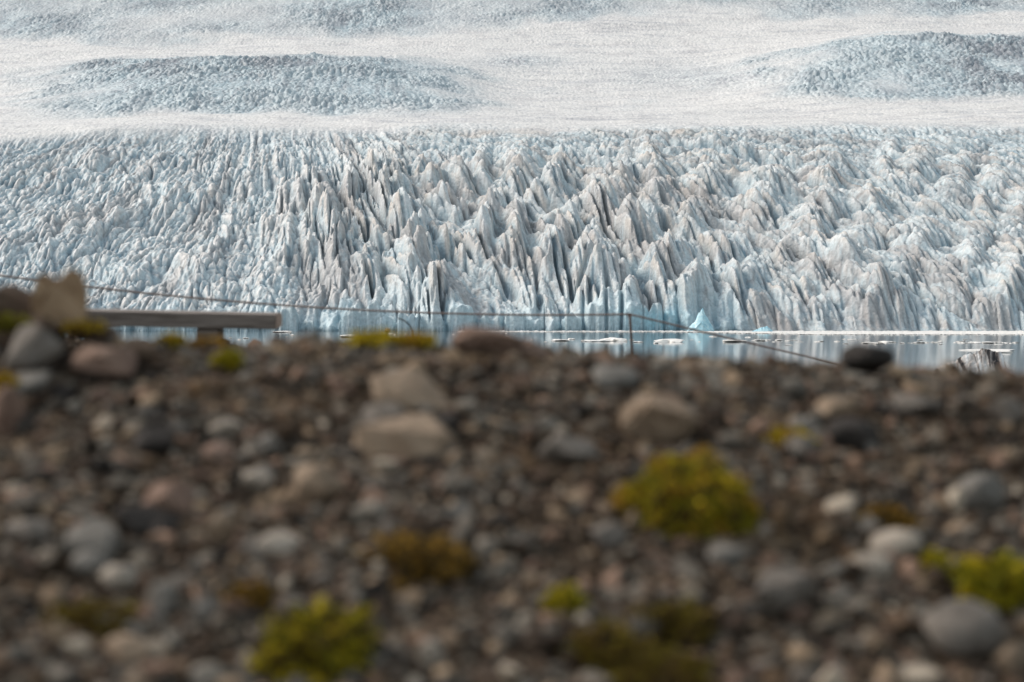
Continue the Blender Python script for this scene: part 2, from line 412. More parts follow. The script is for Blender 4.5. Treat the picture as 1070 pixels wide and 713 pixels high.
    c = mixin(0.75 * sst(-0.1, 0.7, perlin(X / 60, Y / 110, 149) + 0.6 * speck + 0.2) * np.clip(lens1 * sst(95, 60, P) * sst(440, 300, PX) + lens2 * sst(930, 1040, PX) + 0.7 * top, 0, 1), np.array([0.20, 0.21, 0.24], np.float32))
    c = mixin(0.5 * sst(0.2, 0.7, -speck) * lz, np.array([0.66, 0.72, 0.74], np.float32))
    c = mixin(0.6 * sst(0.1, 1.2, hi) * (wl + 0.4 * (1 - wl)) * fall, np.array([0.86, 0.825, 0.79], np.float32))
    flow = perlin((X + 30 * w3) / 170 + 0.3 * w1, (Y + 0.25 * X + 16 * w1) / 20.0, 150) + 0.6 * perlin(X / 60 + 0.3 * w2, (Y - 0.2 * X + 8 * w2) / 11.0, 151)
    c = mixin(0.5 * sst(0.1, 0.8, flow + 0.5 * speck) * flat, np.array([0.52, 0.53, 0.555], np.float32))
    smudge = np.exp(-((PX - 545) / 40) ** 2 - ((P - 66) / 6) ** 2) + 0.7 * np.exp(-((PX - 730) / 80) ** 2 - ((P - 82) / 9) ** 2) + 0.7 * np.exp(-((PX - 640) / 50) ** 2 - ((P - 28) / 5) ** 2) + 0.5 * np.exp(-((PX - 640) / 90) ** 2 - ((P - 126) / 4) ** 2)
    c = mixin(0.75 * np.clip(smudge, 0, 1) * sst(-0.4, 0.5, speck + flow), np.array([0.36, 0.36, 0.39], np.float32))
    # clear ice of the broken front, slit shade painted in
    nf = sst(30, 4, dF + 8 * big) * steep
    c = mixin(0.7 * nf * (0.6 + 0.4 * ra), np.array([0.64, 0.80, 0.85], np.float32))
    c = mixin(0.8 * nf * sst(17, 10, z) * np.exp(-((PX - 688) / 34) ** 2), np.array([0.40, 0.70, 0.81], np.float32))
    c = mixin(0.75 * nf * (1 - slit), np.array([0.20, 0.34, 0.41], np.float32))  # front slits darkened, their shade put into the colour
    c = mixin(0.5 * nf * sst(0.2, 0.7, perlin(X / 3.0, z / 4.0, 152) + 0.5 * perlin(X / 9.0, z / 2.5, 153)), np.array([0.34, 0.47, 0.53], np.float32))
    c = mixin(0.45 * nf * sst(0.2, 0.7, -perlin(X / 4.0, z / 5.0, 154)), np.array([0.80, 0.86, 0.88], np.float32))
    # wet ice at the waterline, darkened with painted shade of an undercut notch
    c = mixin(0.75 * sst(1.3, 0.5, z) * sst(6, 2, dF), np.array([0.17, 0.26, 0.30], np.float32))
    # dirty toe on the right
    c = mixin(0.5 * sst(760, 800, PX) * sst(300, 335, P + 20 * big) * sst(1010, 850, PX), np.array([0.42, 0.38, 0.36], np.float32))

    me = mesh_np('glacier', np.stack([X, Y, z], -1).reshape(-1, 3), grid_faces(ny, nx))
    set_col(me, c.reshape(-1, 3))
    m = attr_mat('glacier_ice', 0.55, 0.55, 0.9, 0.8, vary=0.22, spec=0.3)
    me.materials.append(m)
    o = link(bpy.data.objects.new('glacier', me))
    tag(o, 'crevassed blue white glacier tongue falling to the lagoon', 'glacier', kind='structure')
build_glacier()

# =================================================================== LAKE
def build_lake():
    me = bpy.data.meshes.new('lake')
    me.from_pydata([(-900, 60, 0), (900, 60, 0), (1400, 1400, 0), (-1400, 1400, 0)], [], [(0, 1, 2, 3)])
    o = link(bpy.data.objects.new('lake', me))
    tag(o, 'still grey blue lagoon water in front of the glacier', 'water', kind='structure')
    m, nt, b = new_mat('lagoon_water')
    b.inputs['Base Color'].default_value = (0.12, 0.14, 0.145, 1)
    b.inputs['Roughness'].default_value = 0.06
    b.inputs['IOR'].default_value = 1.33; b.inputs['Specular Tint'].default_value = (0.86, 0.85, 0.84, 1)
    tc = N(nt, 'ShaderNodeTexCoord'); mp = N(nt, 'ShaderNodeMapping'); mp.inputs['Scale'].default_value = (0.5, 0.14, 1)
    no = N(nt, 'ShaderNodeTexNoise'); no.inputs['Scale'].default_value = 1.0; no.inputs['Detail'].default_value = 3
    bu = N(nt, 'ShaderNodeBump'); bu.inputs['Strength'].default_value = 0.5; bu.inputs['Distance'].default_value = 0.08
    nt.links.new(tc.outputs['Object'], mp.inputs[0]); nt.links.new(mp.outputs[0], no.inputs['Vector'])
    nt.links.new(no.outputs['Fac'], bu.inputs['Height']); nt.links.new(bu.outputs[0], b.inputs['Normal'])
    me.materials.append(m)
build_lake()

# =================================================================== FLOATING ICE
m_floe, nt, b = new_mat('floating_ice')
noise_bump(nt, b, 1.2, 0.6, 0.3)
b.inputs['Base Color'].default_value = (0.88, 0.85, 0.80, 1); b.inputs['Roughness'].default_value = 0.5

m_blueice, nt, b = new_mat('clear_blue_ice')
tc, no = noise_bump(nt, b, 0.5, 0.8, 0.8)
r = ramp(nt, [(0.3, (0.30, 0.60, 0.72)), (0.55, (0.48, 0.74, 0.82)), (0.75, (0.66, 0.83, 0.87))])
nt.links.new(no.outputs['Fac'], r.inputs[0]); nt.links.new(r.outputs[0], b.inputs['Base Color'])
b.inputs['Roughness'].default_value = 0.4

def wpt(px, py):           # point on the lake surface
    Y = H * F / (py - HY)
    return (px - CX) / F * Y, Y

def ico(sub):
    bm = bmesh.new(); bmesh.ops.create_icosphere(bm, subdivisions=sub, radius=1.0)
    v = np.array([p.co[:] for p in bm.verts], np.float32)
    f = np.array([[q.index for q in t.verts] for t in bm.faces], np.int32)
    bm.free(); return v, f
ICO = {s: ico(s) for s in (1, 2, 3, 4)}

def lump(rng, sub, cuts=8, lo=0.55, hi=0.92, rough=0.08):
    v, f = ICO[sub]; v = v.copy()
    for _ in range(cuts):
        n = rng.normal(size=3); n /= np.linalg.norm(n)
        o = rng.uniform(lo, hi)
        d = np.maximum(v @ n - o, 0) * 0.93
        v -= d[:, None] * n
    for fr, am in ((2.2, rough), (5.0, rough * 0.4)):
        s = rng.uniform(0, 20, 3)
        nz = perlin(v[:, 0] * fr + s[0] + v[:, 2] * 1.7, v[:, 1] * fr + s[1] - v[:, 2] * 2.1, int(s[2] * 50))
        v += v * (nz * am)[:, None]
    return v.astype(np.float32), f

def chunk(rng, npt=12, bev=0.09):
    """angular broken rock: bevelled convex hull, roughened"""
    bm = bmesh.new()
    for _ in range(npt):
        p = rng.normal(size=3); p /= np.linalg.norm(p) ** 0.75 * 1.0
        bm.verts.new(np.clip(p, -1.0, 1.0) * np.array([1, 1, 0.85]))
    bmesh.ops.convex_hull(bm, input=bm.verts)
    bmesh.ops.delete(bm, geom=[v for v in bm.verts if not v.link_faces], context='VERTS')
    bmesh.ops.dissolve_limit(bm, angle_limit=0.15, verts=bm.verts, edges=bm.edges)
    bmesh.ops.bevel(bm, geom=list(bm.edges), offset=bev, segments=2, affect='EDGES', clamp_overlap=True)
    bmesh.ops.triangulate(bm, faces=list(bm.faces))
    for _ in range(3):
        es = [e for e in bm.edges if e.calc_length() > 0.22]
        if not es: break
        bmesh.ops.subdivide_edges(bm, edges=es, cuts=1)
        bmesh.ops.triangulate(bm, faces=list(bm.faces))
    bm.verts.index_update()
    v = np.array([p.co[:] for p in bm.verts], np.float32)
    f = np.array([[q.index for q in t.verts] for t in bm.faces], np.int32)
    bm.free()
    c = (v.max(0) + v.min(0)) / 2; v = v - c
    sd = rng.uniform(0, 30, 2)
    nz = fbm(v[:, 0] * 2.2 + sd[0] + v[:, 2] * 1.3, v[:, 1] * 2.2 + sd[1] - v[:, 2] * 1.7, int(sd[0] * 99), 3)
    return (v * (1 + 0.09 * nz)[:, None]).astype(np.float32), f

def floe_mesh(rng, sub=3):
    v, f = lump(rng, sub, 7, 0.5, 0.9, 0.16)
    a = np.arctan2(v[:, 1], v[:, 0])
    v[:, :2] *= (1 + 0.25 * np.sin(3 * a + rng.uniform(0, 6)) + 0.15 * np.sin(5 * a + rng.uniform(0, 6)))[:, None]
    return mesh_np('ice_floe', v, f, False)
rg = np.random.default_rng(5)
FLOES = [floe_mesh(rg) for _ in range(9)]
for me in FLOES: me.materials.append(m_floe)

def floe(px, py, wpx, hpx, label, group=None, depth=1.0, name='ice_floe'):
    x, y = wpt(px, py)
    s = y / F
    o = link(bpy.data.objects.new(name, random.choice(FLOES)))
    o.location = (x, y, hpx * s * 0.25)
    o.scale = (wpx * s * 0.5, wpx * s * 0.5 * depth, hpx * s * 0.75)
    o.rotation_euler = (0, 0, random.uniform(-0.4, 0.4))
    tag(o, label, 'ice floe', group)
    return o
floe(294, 347.2, 22, 1.6, 'thin flat ice floe by the right end of the bench', depth=2)
floe(364, 352.5, 20, 3.2, 'white ice floe just left of the yellow moss on the crest')
floe(1048, 368.6, 30, 2.6, 'flat pale blue ice floe behind the striped iceberg', depth=0.7)
floe(1035, 366.5, 60, 1.6, 'long thin white ice floe behind the striped iceberg', depth=0.6)
floe(640, 356.5, 30, 3.6, 'peaked white ice floe just left of the rusty fence stake', depth=0.7)
floe(620, 357.0, 26, 2.2, 'flat white ice floe behind the gravel, left end of the brash line')
floe(702, 357.5, 34, 3.4, 'broad white ice floe right of the rusty fence stake', depth=0.8)
floe(765, 357.5, 30, 2.4, 'low white ice floe under the sloping rope')
G1 = 'ice floes drifting in a line across the lagoon'
for i in range(90):
    px = random.choice([random.uniform(560, 830), random.uniform(800, 1075), random.uniform(820, 1075)])
    base = 356.5 + 0.8 * math.sin(px * 0.03) + (2.5 if px > 830 else 0) * min(1, (px - 830) / 120)
    py = base + random.gauss(0, 0.7 if i % 5 else 3.5)
    py = min(max(py, 352.0), 372)
    w = random.choice([3, 4, 5, 6, 8, 12, 18]) * random.uniform(0.7, 1.2)
    floe(px, py, w, random.uniform(0.6, 1.4) * (0.6 + w / 25), 'small white ice floe drifting in the line of brash ice', G1, depth=random.uniform(0.8, 2.0))
G2 = 'ice floes scattered near the glacier front'
for i in range(26):
    px = random.uniform(240, 560); py = random.uniform(348, 356)
    floe(px, py, random.choice([2, 3, 4, 7]), random.uniform(0.7, 1.4), 'tiny white ice floe scattered off the blue ice cliff', G2, depth=1.4)

def build_brash():
    """band of brash ice below the dirty toe, nobody could count it"""
    rng = np.random.default_rng(23)
    vs, fs, off = [], [], 0
    v0 = [lump(rng, 1, 5, 0.5, 0.9, 0.1)[0] for _ in range(6)]; f0 = ICO[1][1]
    for i in range(9000):
        u = rng.uniform(0, 1)
        px = 1120 - 640 * u ** 1.5
        t = rng.uniform(0, 1)
        full = np.clip((px - 700) / 160, 0.0, 1)
        py = 346.6 + (0.5 + 2.9 * full) * t
        if rng.uniform() > 0.25 + 0.75 * full: continue
        x, y = wpt(px, py)
        s = y / F * rng.uniform(0.7, 2.6)
        v = v0[i % 6] * np.array([s * 1.5, s * 2.2, s * rng.uniform(0.25, 0.5)])
        vs.append(v + np.array([x, y, 0.12])); fs.append(f0 + off); off += len(v)
    me = mesh_np('brash_ice', np.concatenate(vs), np.concatenate(fs), False)
    me.materials.append(m_floe)
    o = link(bpy.data.objects.new('brash_ice', me))
    tag(o, 'band of sunlit brash ice along the far shore', 'brash ice', kind='stuff')
build_brash()

def berg(name, label, px, py, prof, depth, mat, seed, cat='iceberg'):
    """prof: list of (dx px, height px) outline of the ridge line; a ridge body with real depth"""
    x, y = wpt(px, py); s = y / F
    xs = np.array([p[0] for p in prof]) * s; hs = np.array([p[1] for p in prof]) * s
    nx, nyy = 90, 60
    U = np.linspace(xs[0], xs[-1], nx); V = np.linspace(-1, 1, nyy)
    UU, VV = np.meshgrid(U, V)
    hh = np.interp(UU, xs, hs)
    w = 1 - np.abs(VV) ** 1.4
    sc = max(hs)
    nz = fbm(UU / sc * 3 + seed, VV * 3, seed, 4)
    zz = hh * np.clip(w + 0.22 * nz * (1 - VV ** 2), 0, 1.05) * (1 + 0.10 * nz) - 0.4 * s
    yy = VV * depth * s * (0.6 + 0.4 * hh / sc) + 0.25 * sc * nz * 0.4
    me = mesh_np(name, np.stack([UU, yy, zz], -1).reshape(-1, 3), grid_faces(nyy, nx), False)
    me.materials.append(mat)
    o = link(bpy.data.objects.new(name, me)); o.location = (x, y, 0)
    tag(o, label, cat)
    return o
berg('iceberg', 'small blue pyramid iceberg beside the right end of the ice cliff', 733, 346.6,
     [(-16, 0), (-13, 5), (-7, 10), (-2, 19), (1, 22.5), (5, 16), (9, 10), (12, 5), (14, 0)], 9, m_blueice, 3)
berg('iceberg', 'low blue iceberg sliver right of the blue pyramid', 792, 347.2,
     [(-10, 0), (-3, 2.5), (4, 5), (10, 6), (14, 3), (17, 0)], 8, m_blueice, 9)
m_stripe, nt, b = new_mat('striped_ice')
tc = N(nt, 'ShaderNodeTexCoord')
mp = N(nt, 'ShaderNodeMapping'); mp.inputs['Rotation'].default_value = (0, math.radians(-28), 0); mp.inputs['Scale'].default_value = (0.62, 0.10, 0.085)
wv = N(nt, 'ShaderNodeTexNoise'); wv.inputs['Scale'].default_value = 1.0; wv.inputs['Detail'].default_value = 5; wv.inputs['Distortion'].default_value = 0.6
nt.links.new(tc.outputs['Object'], mp.inputs[0]); nt.links.new(mp.outputs[0], wv.inputs['Vector'])
r = ramp(nt, [(0.36, (0.02, 0.018, 0.018)), (0.42, (0.10, 0.08, 0.07)), (0.47, (0.50, 0.45, 0.41)), (0.62, (0.76, 0.78, 0.78))])
nt.links.new(wv.outputs['Fac'], r.inputs[0])
nt.links.new(r.outputs[0], b.inputs['Base Color']); b.inputs['Roughness'].default_value = 0.45
no = N(nt, 'ShaderNodeTexNoise'); no.inputs['Scale'].default_value = 0.9; no.inputs['Detail'].default_value = 6
bu = N(nt, 'ShaderNodeBump'); bu.inputs['Distance'].default_value = 0.5; bu.inputs['Strength'].default_value = 0.8
nt.links.new(tc.outputs['Object'], no.inputs['Vector']); nt.links.new(no.outputs['Fac'], bu.inputs['Height']); nt.links.new(bu.outputs[0], b.inputs['Normal'])
berg('iceberg', 'tilted iceberg with black ash stripes at the right', 1018, 391.5,
     [(-56, 0), (-46, 3), (-34, 8), (-22, 14), (-12, 18), (-2, 21), (8, 25), (12, 24), (24, 23.5), (29, 20), (32, 13), (34, 8), (38, 3), (42, 0)], 20, m_stripe, 14)

# =================================================================== GRAVEL BANK
KX = [-0.35, 0.0, 0.1, 0.2, 0.3, 0.4, 0.5, 0.6, 0.7, 0.8, 0.9, 1.0, 1.3]
KPY = [376, 370, 364, 364, 368, 367, 371, 377, 381, 387, 393, 401, 410]
def ground(x, Y, detail=True):
    """height of the bank (lake level = 0); x, Y arrays"""
    x = np.asarray(x, np.float32); Y = np.asarray(Y, np.float32)
    pxc = (x / 5.0 * F + CX) / 1070.0
    zc = -(np.interp(pxc, KX, KPY) - HY) / F * 5.0
    front = np.interp(Y, [-30, -3, 0.5, 1.6, 2.6, 3.5, 4.2, 4.75, 5.05], [-1.75, -1.65, -1.52, -1.17, -0.83, -0.515, -0.262, -0.075, 0.0])
    back = np.interp(Y, [5.05, 5.5, 6.3, 8, 10, 16, 28, 60, 150, 185, 400], [0, -0.012, -0.12, -0.27, -0.31, -0.37, -0.98, -3.9, -13.9, -15.8, -22])
    tilt = -0.06 * x * sst(5.5, 12, Y) * sst(150, 40, Y)
    far = sst(8, 20, Y)
    z = H + np.where(Y < 5.05, front, back) + zc * (1 - far) + (-0.125) * far + tilt
    if detail:
        near = sst(60, 12, np.abs(Y)) 
        z = z + 0.030 * perlin(x / 0.55, Y / 0.55, 201) * near + 0.014 * perlin(x / 0.17, Y / 0.17, 202) * near \
              + (1 - near) * 0.35 * fbm(x / 9, Y / 9, 203, 3)
    return z

def ground1(x, y): return float(ground(np.array([x]), np.array([y]))[0])

def hit(px, py):
    """point of the bank seen at a photograph pixel"""
    Y = np.linspace(2.0, 5.4, 1400)
    x = (px - CX) / F * Y
    zr = H - (py - HY) / F * Y
    zg = ground(x, Y)
    i = np.argmax(zg > zr)
    if not (zg > zr).any(): i = int(np.argmin(zr - zg))
    return float(x[i]), float(Y[i]), float(zg[i])

def build_bank():
    ys = np.concatenate([np.arange(-25, 1.5, 0.8), np.arange(1.5, 7.5, 0.022), np.geomspace(7.5, 380, 190)])
    ts = np.linspace(-1, 1, 420)
    Yg, Tg = np.meshgrid(ys, ts, indexing='ij')
    wid = np.where(Yg < 8, 4.5, 4.5 + (Yg - 8) * 0.9)
    Xg = Tg * wid
    Z = ground(Xg, Yg)
    near = (np.abs(Yg) < 9)
    Z = Z + np.where(near, 0.006 * fbm(Xg / 0.05, Yg / 0.05, 210, 2), 0)
    me = mesh_np('gravel_bank', np.stack([Xg, Yg, Z], -1).reshape(-1, 3), grid_faces(*Yg.shape))
    m, nt, b = new_mat('gravel_soil')
    tc, no = noise_bump(nt, b, 60, 1.0, 0.01, detail=8)
    n2 = N(nt, 'ShaderNodeTexNoise'); n2.inputs['Scale'].default_value = 22; n2.inputs['Detail'].default_value = 8
    nt.links.new(tc.outputs['Object'], n2.inputs['Vector'])
    r = ramp(nt, [(0.3, (0.02, 0.013, 0.008)), (0.5, (0.045, 0.031, 0.02)), (0.7, (0.085, 0.06, 0.04))])
    nt.links.new(n2.outputs['Fac'], r.inputs[0]); nt.links.new(r.outputs[0], b.inputs['Base Color'])
    b.inputs['Roughness'].default_value = 0.95; b.inputs['Specular IOR Level'].default_value = 0.14
    me.materials.append(m)
    o = link(bpy.data.objects.new('gravel_bank', me))
    tag(o, 'dark brown gravel bank sloping up to a crest', 'gravel bank', kind='structure')
build_bank()

# palettes (linear base colours)
PAL = {
    'grey':  ((0.085, 0.08, 0.075), (0.15, 0.142, 0.135), (0.22, 0.21, 0.20)),
    'pale':  ((0.20, 0.185, 0.165), (0.31, 0.29, 0.265), (0.42, 0.40, 0.37)),
    'tan':   ((0.15, 0.115, 0.085), (0.25, 0.20, 0.155), (0.34, 0.28, 0.22)),
    'pink':  ((0.13, 0.085, 0.07), (0.21, 0.15, 0.125), (0.30, 0.225, 0.19)),
    'dark':  ((0.018, 0.017, 0.017), (0.035, 0.032, 0.031), (0.06, 0.055, 0.052)),
    'brown': ((0.05, 0.034, 0.025), (0.09, 0.066, 0.05), (0.14, 0.105, 0.08)),
    'slate': ((0.10, 0.11, 0.112), (0.17, 0.185, 0.19), (0.25, 0.27, 0.275)),
    'earth': ((0.13, 0.095, 0.065), (0.22, 0.165, 0.115), (0.29, 0.225, 0.16)),
}
WARM = np.array([1.02, 0.93, 0.82])
PAL = {k: tuple(tuple(float(q) for q in np.array(c_) * WARM) for c_ in v) for k, v in PAL.items()}
PAL['slate'] = tuple(tuple(float(q) for q in np.array(c_) * np.array([0.98, 0.90, 0.86])) for c_ in PAL['slate'])
PAL['earth'] = tuple(tuple(float(q) for q in np.array(c_) * 1.7) for c_ in PAL['earth'])
MATS = {k: stone_mat('stone_' + k, *v) for k, v in PAL.items()}

EXCL = []
def build_gravel():
    """the uncountable small gravel of the bank"""
    rng = np.random.default_rng(31)
    shapes = [lump(rng, 1, 7, 0.35, 0.8, 0.08)[0] for _ in range(14)]
    f0 = ICO[1][1]; nv = len(shapes[0])
    n = 68000
    y = 2.2 + rng.uniform(0, 1, n) ** 0.9 * 4.6
    x = rng.uniform(-1, 1, n) * (0.36 * y + 0.95)
    yb = rng.uniform(6.3, 22, 14000) ; xb = rng.uniform(-1, 1, 14000) * (0.36 * yb + 1.0)
    y = np.concatenate([y, yb]); x = np.concatenate([x, xb])
    keep = np.ones(len(y), bool)
    for ex, ey, er, ed in EXCL:
        keep &= ~((np.abs(x - ex) < er) & (np.abs(y - ey) < ed) & (((x - ex) / er) ** 2 + ((y - ey) / ed) ** 2 < 1))
    x, y = x[keep], y[keep]; n = len(x)
    r = 0.0078 * (1 - rng.uniform(0, 0.985, n)) ** -0.42
    r = np.clip(r, 0.0055, 0.034) * np.clip(y / 6.5, 1, 2.2)
    z = ground(x, y) + r * rng.uniform(-0.1, 0.75, n)
    # patchy: fewer bigger grains where soil shows
    S = np.array(shapes)[rng.integers(0, 14, n)]            # n,nv,3
    S = S * (r[:, None, None] * np.stack([rng.uniform(0.8, 1.45, n), rng.uniform(0.75, 1.2, n), rng.uniform(0.45, 0.85, n)], -1)[:, None, :])
    a = rng.uniform(0, 6.283, n); ca, sa = np.cos(a)[:, None], np.sin(a)[:, None]
    X = S[..., 0] * ca - S[..., 1] * sa; Yv = S[..., 0] * sa + S[..., 1] * ca; Z = S[..., 2]
    t = rng.normal(0.30, 0.35, n)[:, None]; ct, st = np.cos(t), np.sin(t)
    Yr = Yv * ct - Z * st; Zr = Yv * st + Z * ct
    co = np.stack([X + x[:, None], Yr + y[:, None], Zr + z[:, None]], -1).reshape(-1, 3)
    fc = (f0[None] + (np.arange(n) * nv)[:, None, None]).reshape(-1, 3)
    cols = np.array([PAL[k][1] for k in ('grey', 'brown', 'tan', 'pink', 'slate', 'dark', 'pale')], np.float32)
    pick = rng.choice(7, n, p=[0.30, 0.22, 0.13, 0.12, 0.09, 0.09, 0.05])
    pt = np.clip(perlin((x / 0.35).astype(np.float32), (y / 0.3).astype(np.float32), 305) * 1.4 - 0.1, 0, 1)[:, None]
    rust = np.array([0.105, 0.062, 0.028])
    cols_n = cols[pick] * (1 - 0.65 * pt) + rust * 0.65 * pt
    c = cols_n * rng.uniform(0.36, 1.55, n)[:, None] * np.array([1.0, 0.985, 0.94])
    me = mesh_np('gravel', co, fc, False)
    set_col(me, np.repeat(c, nv, 0))
    me.materials.append(attr_mat('gravel_stone', 0.9, 90, 0.5, 0.003, vary=0.35, spec=0.2))
    o = link(bpy.data.objects.new('gravel', me))
    tag(o, 'fine mixed brown and grey gravel covering the bank', 'gravel', kind='stuff')
# ---- stones one can point to
rgs = np.random.default_rng(77)
def rock_obj(name, px, py, w, h, pal, label, angular=0.0, rot=None, lift=0.0, depth=0.9, group=None, cat='stone', Y=None, sub=4):
    """w, h: size in photograph pixels; (px, py): centre of the stone"""
    x, y, z = hit(px, py + h * 0.35)
    if Y is not None:
        y = Y; x = (px - CX) / F * y; z = ground1(x, y)
    s = y / F
    v, f = lump(rgs, sub, int(8 + 6 * angular), 0.70 - 0.42 * angular, 0.95 - 0.22 * angular, 0.06 + 0.05 * angular)
    if angular >= 0.6: v, f = chunk(rgs, 15 if angular < 0.9 else 11)
    v = v / np.abs(v).max(0)
    hw, hh = w * s * 0.5, h * s * 0.5
    v = v * np.array([hw, hw * depth, hh])
    me = mesh_np(name, v, f, angular < 0.5)
    me.materials.append(MATS[pal])
    o = link(bpy.data.objects.new(name, me))
    zc = H - (py - HY) / F * y + lift
    EXCL.append((x, y + hw * depth * 0.2, hw * 0.95, hw * depth * 1.15))
    o.location = (x, y + hw * depth * 0.35, zc)
    o.rotation_euler = rot if rot else (rgs.uniform(0.0, 0.35), rgs.uniform(-0.12, 0.12), rgs.uniform(-0.3, 0.3))
    tag(o, label, cat, group)
    return o

rock_obj('stone', 430, 412, 96, 34, 'tan', 'large pale tan slab leaning right on top of the stone pair', 0.8, (0.45, 0.30, 0.15))
rock_obj('stone', 424, 458, 116, 40, 'tan', 'large flat tan stone at the foot of the leaning slab', 0.7, (0.3, 0.03, 0))
rock_obj('stone', 402, 436, 52, 30, 'grey', 'grey stone wedged between the two large tan slabs', 0.7)
rock_obj('stone', 466, 448, 34, 30, 'dark', 'black stone under the right end of the leaning slab', 0.7)
rock_obj('stone', 690, 440, 84, 56, 'tan', 'broad tan grey boulder right behind the big moss cushion', 0.75)
rock_obj('stone', 332, 508, 56, 44, 'tan', 'five sided tan stone left of the bank centre', 0.75)
rock_obj('stone', 266, 502, 38, 26, 'pale', 'pale squarish stone left of the five sided tan stone', 0.7)
rock_obj('stone', 176, 519, 62, 34, 'pink', 'reddish stone on top of the black slab', 0.7)
rock_obj('stone', 160, 545, 88, 28, 'dark', 'wide black slab under the reddish stone', 0.75)
rock_obj('stone', 96, 566, 64, 46, 'slate', 'greenish grey stone left of the black slab', 0.75)
rock_obj('stone', 26, 556, 56, 28, 'grey', 'flat grey stone at the left edge beside the greenish stone', 0.7)
rock_obj('stone', 1011, 660, 90, 58, 'grey', 'biggest round grey stone at the lower right', 0.1)
rock_obj('stone', 938, 569, 58, 32, 'pale', 'smooth pale grey oval stone above the pinkish white one', 0.1)
rock_obj('stone', 911, 593, 48, 32, 'pale', 'smooth pinkish white oval stone under the pale grey oval', 0.05)
rock_obj('stone', 1028, 517, 50, 44, 'slate', 'round blue grey stone with pale top near the right edge', 0.1)
rock_obj('stone', 893, 455, 60, 34, 'dark', 'black rounded stone right of the flat orange moss', 0.1)
rock_obj('stone', 873, 427, 40, 24, 'tan', 'small peach tan stone just above the black rounded stone', 0.15)
rock_obj('stone', 760, 582, 42, 30, 'slate', 'small bluish grey stone below the big moss cushion', 0.1)
rock_obj('stone', 820, 622, 78, 52, 'grey', 'dull grey block left of the biggest round stone', 0.75)
rock_obj('stone', 835, 468, 40, 26, 'grey', 'small grey stone below the flat orange moss', 0.2)
rock_obj('stone', 8, 432, 34, 62, 'pink', 'mauve rounded boulder cut by the left edge', 0.1)
rock_obj('stone', 158, 461, 52, 30, 'dark', 'dark wedge shaped stone above the reddish stone', 0.6)
rock_obj('stone', 228, 474, 36, 22, 'pink', 'small pink stone right of the dark wedge stone', 0.2)
rock_obj('stone', 236, 448, 40, 22, 'pale', 'flat pale grey stone above the small pink stone', 0.3)
rock_obj('stone', 282, 466, 28, 30, 'slate', 'upright blue grey stone right of the small pink stone', 0.3)
rock_obj('stone', 231, 556, 30, 46, 'tan', 'upright narrow tan stone right of the black slab', 0.7)
rock_obj('stone', 292, 570, 54, 20, 'pale', 'long flat pale stone below the five sided stone', 0.3)
rock_obj('stone', 124, 606, 44, 34, 'pale', 'pale stone below the greenish grey stone', 0.3)
rock_obj('stone', 90, 590, 48, 28, 'slate', 'grey flat stone leaning under the greenish grey stone', 0.3)
rock_obj('stone', 172, 628, 34, 44, 'slate', 'tall pale blue grey stone at the lower left', 0.3)
rock_obj('stone', 132, 680, 54, 26, 'tan', 'tan flat stone near the bottom left corner', 0.3)
rock_obj('stone', 449, 684, 30, 30, 'pale', 'round pale pebble right of the bright green moss', 0.05)
rock_obj('stone', 214, 708, 44, 26, 'pale', 'pale stone cut by the bottom edge', 0.2)
rock_obj('stone', 378, 535, 44, 24, 'pale', 'pale stone right of the five sided tan stone', 0.7)
rock_obj('stone', 590, 470, 70, 34, 'grey', 'grey slab left of the broad tan grey boulder', 0.7)
rock_obj('stone', 960, 422, 50, 22, 'grey', 'low grey slab on the upper right of the bank', 0.7)
rock_obj('stone', 840, 445, 36, 20, 'slate', 'small slate stone beside the flat orange moss', 0.3)
rock_obj('stone', 634, 560, 44, 26, 'grey', 'grey stone at the left foot of the big moss cushion', 0.3)
rock_obj('stone', 1052, 430, 40, 30, 'grey', 'rough grey stone at the right edge near the crest', 0.7)
rock_obj('stone', 640, 395, 60, 22, 'slate', 'flat blue grey stone on the crest below the fence stake', 0.3)
# crest
rock_obj('stone', 508, 357, 78, 34, 'pink', 'brown lump of rock on the crest right of the yellow moss', 0.7, (0.1, 0.1, 0), Y=5.1)
rock_obj('stone', 548, 364, 60, 22, 'pink', 'low brown rock against the right of the crest lump', 0.35, (0.1, 0.1, 0), Y=5.12)
rock_obj('stone', 907, 374, 62, 34, 'dark', 'black oval stone standing up on the crest at right', 0.0, (0, -0.06, 0), Y=5.05)
# the rock pile at the upper left
rock_obj('rock', 10, 322, 74, 52, 'brown', 'dark mossy rock at the left end of the rock pile', 0.8, (0.1, -0.1, 0), cat='rock', Y=4.95)
rock_obj('rock', 14, 350, 90, 44, 'brown', 'dark buried rock under the mossy one at the left edge', 0.7, (0.1, 0, 0), cat='rock', Y=4.86)
rock_obj('rock', 84, 344, 78, 26, 'brown', 'dark flat ledge rock carrying the notched tan rock', 0.7, (0.15, 0.12, 0), cat='rock', Y=4.9)
rock_obj('rock', 28, 364, 70, 44, 'grey', 'angular grey rock with a pale sloping top face', 0.95, (0.25, -0.32, 0.3), cat='rock', Y=4.7)
rock_obj('rock', 108, 374, 72, 26, 'pink', 'flat brown rock right of the angular grey rock', 0.7, (0.25, 0.0, 0), cat='rock', Y=4.75)
rock_obj('rock', 150, 366, 50, 20, 'brown', 'low brown rock at the right end of the rock pile', 0.7, (0.2, 0.1, 0), cat='rock', Y=4.85)
rock_obj('rock', 22, 404, 54, 24, 'slate', 'blue grey rock below the angular grey rock', 0.7, (0.3, 0.0, 0), cat='rock', Y=4.62)

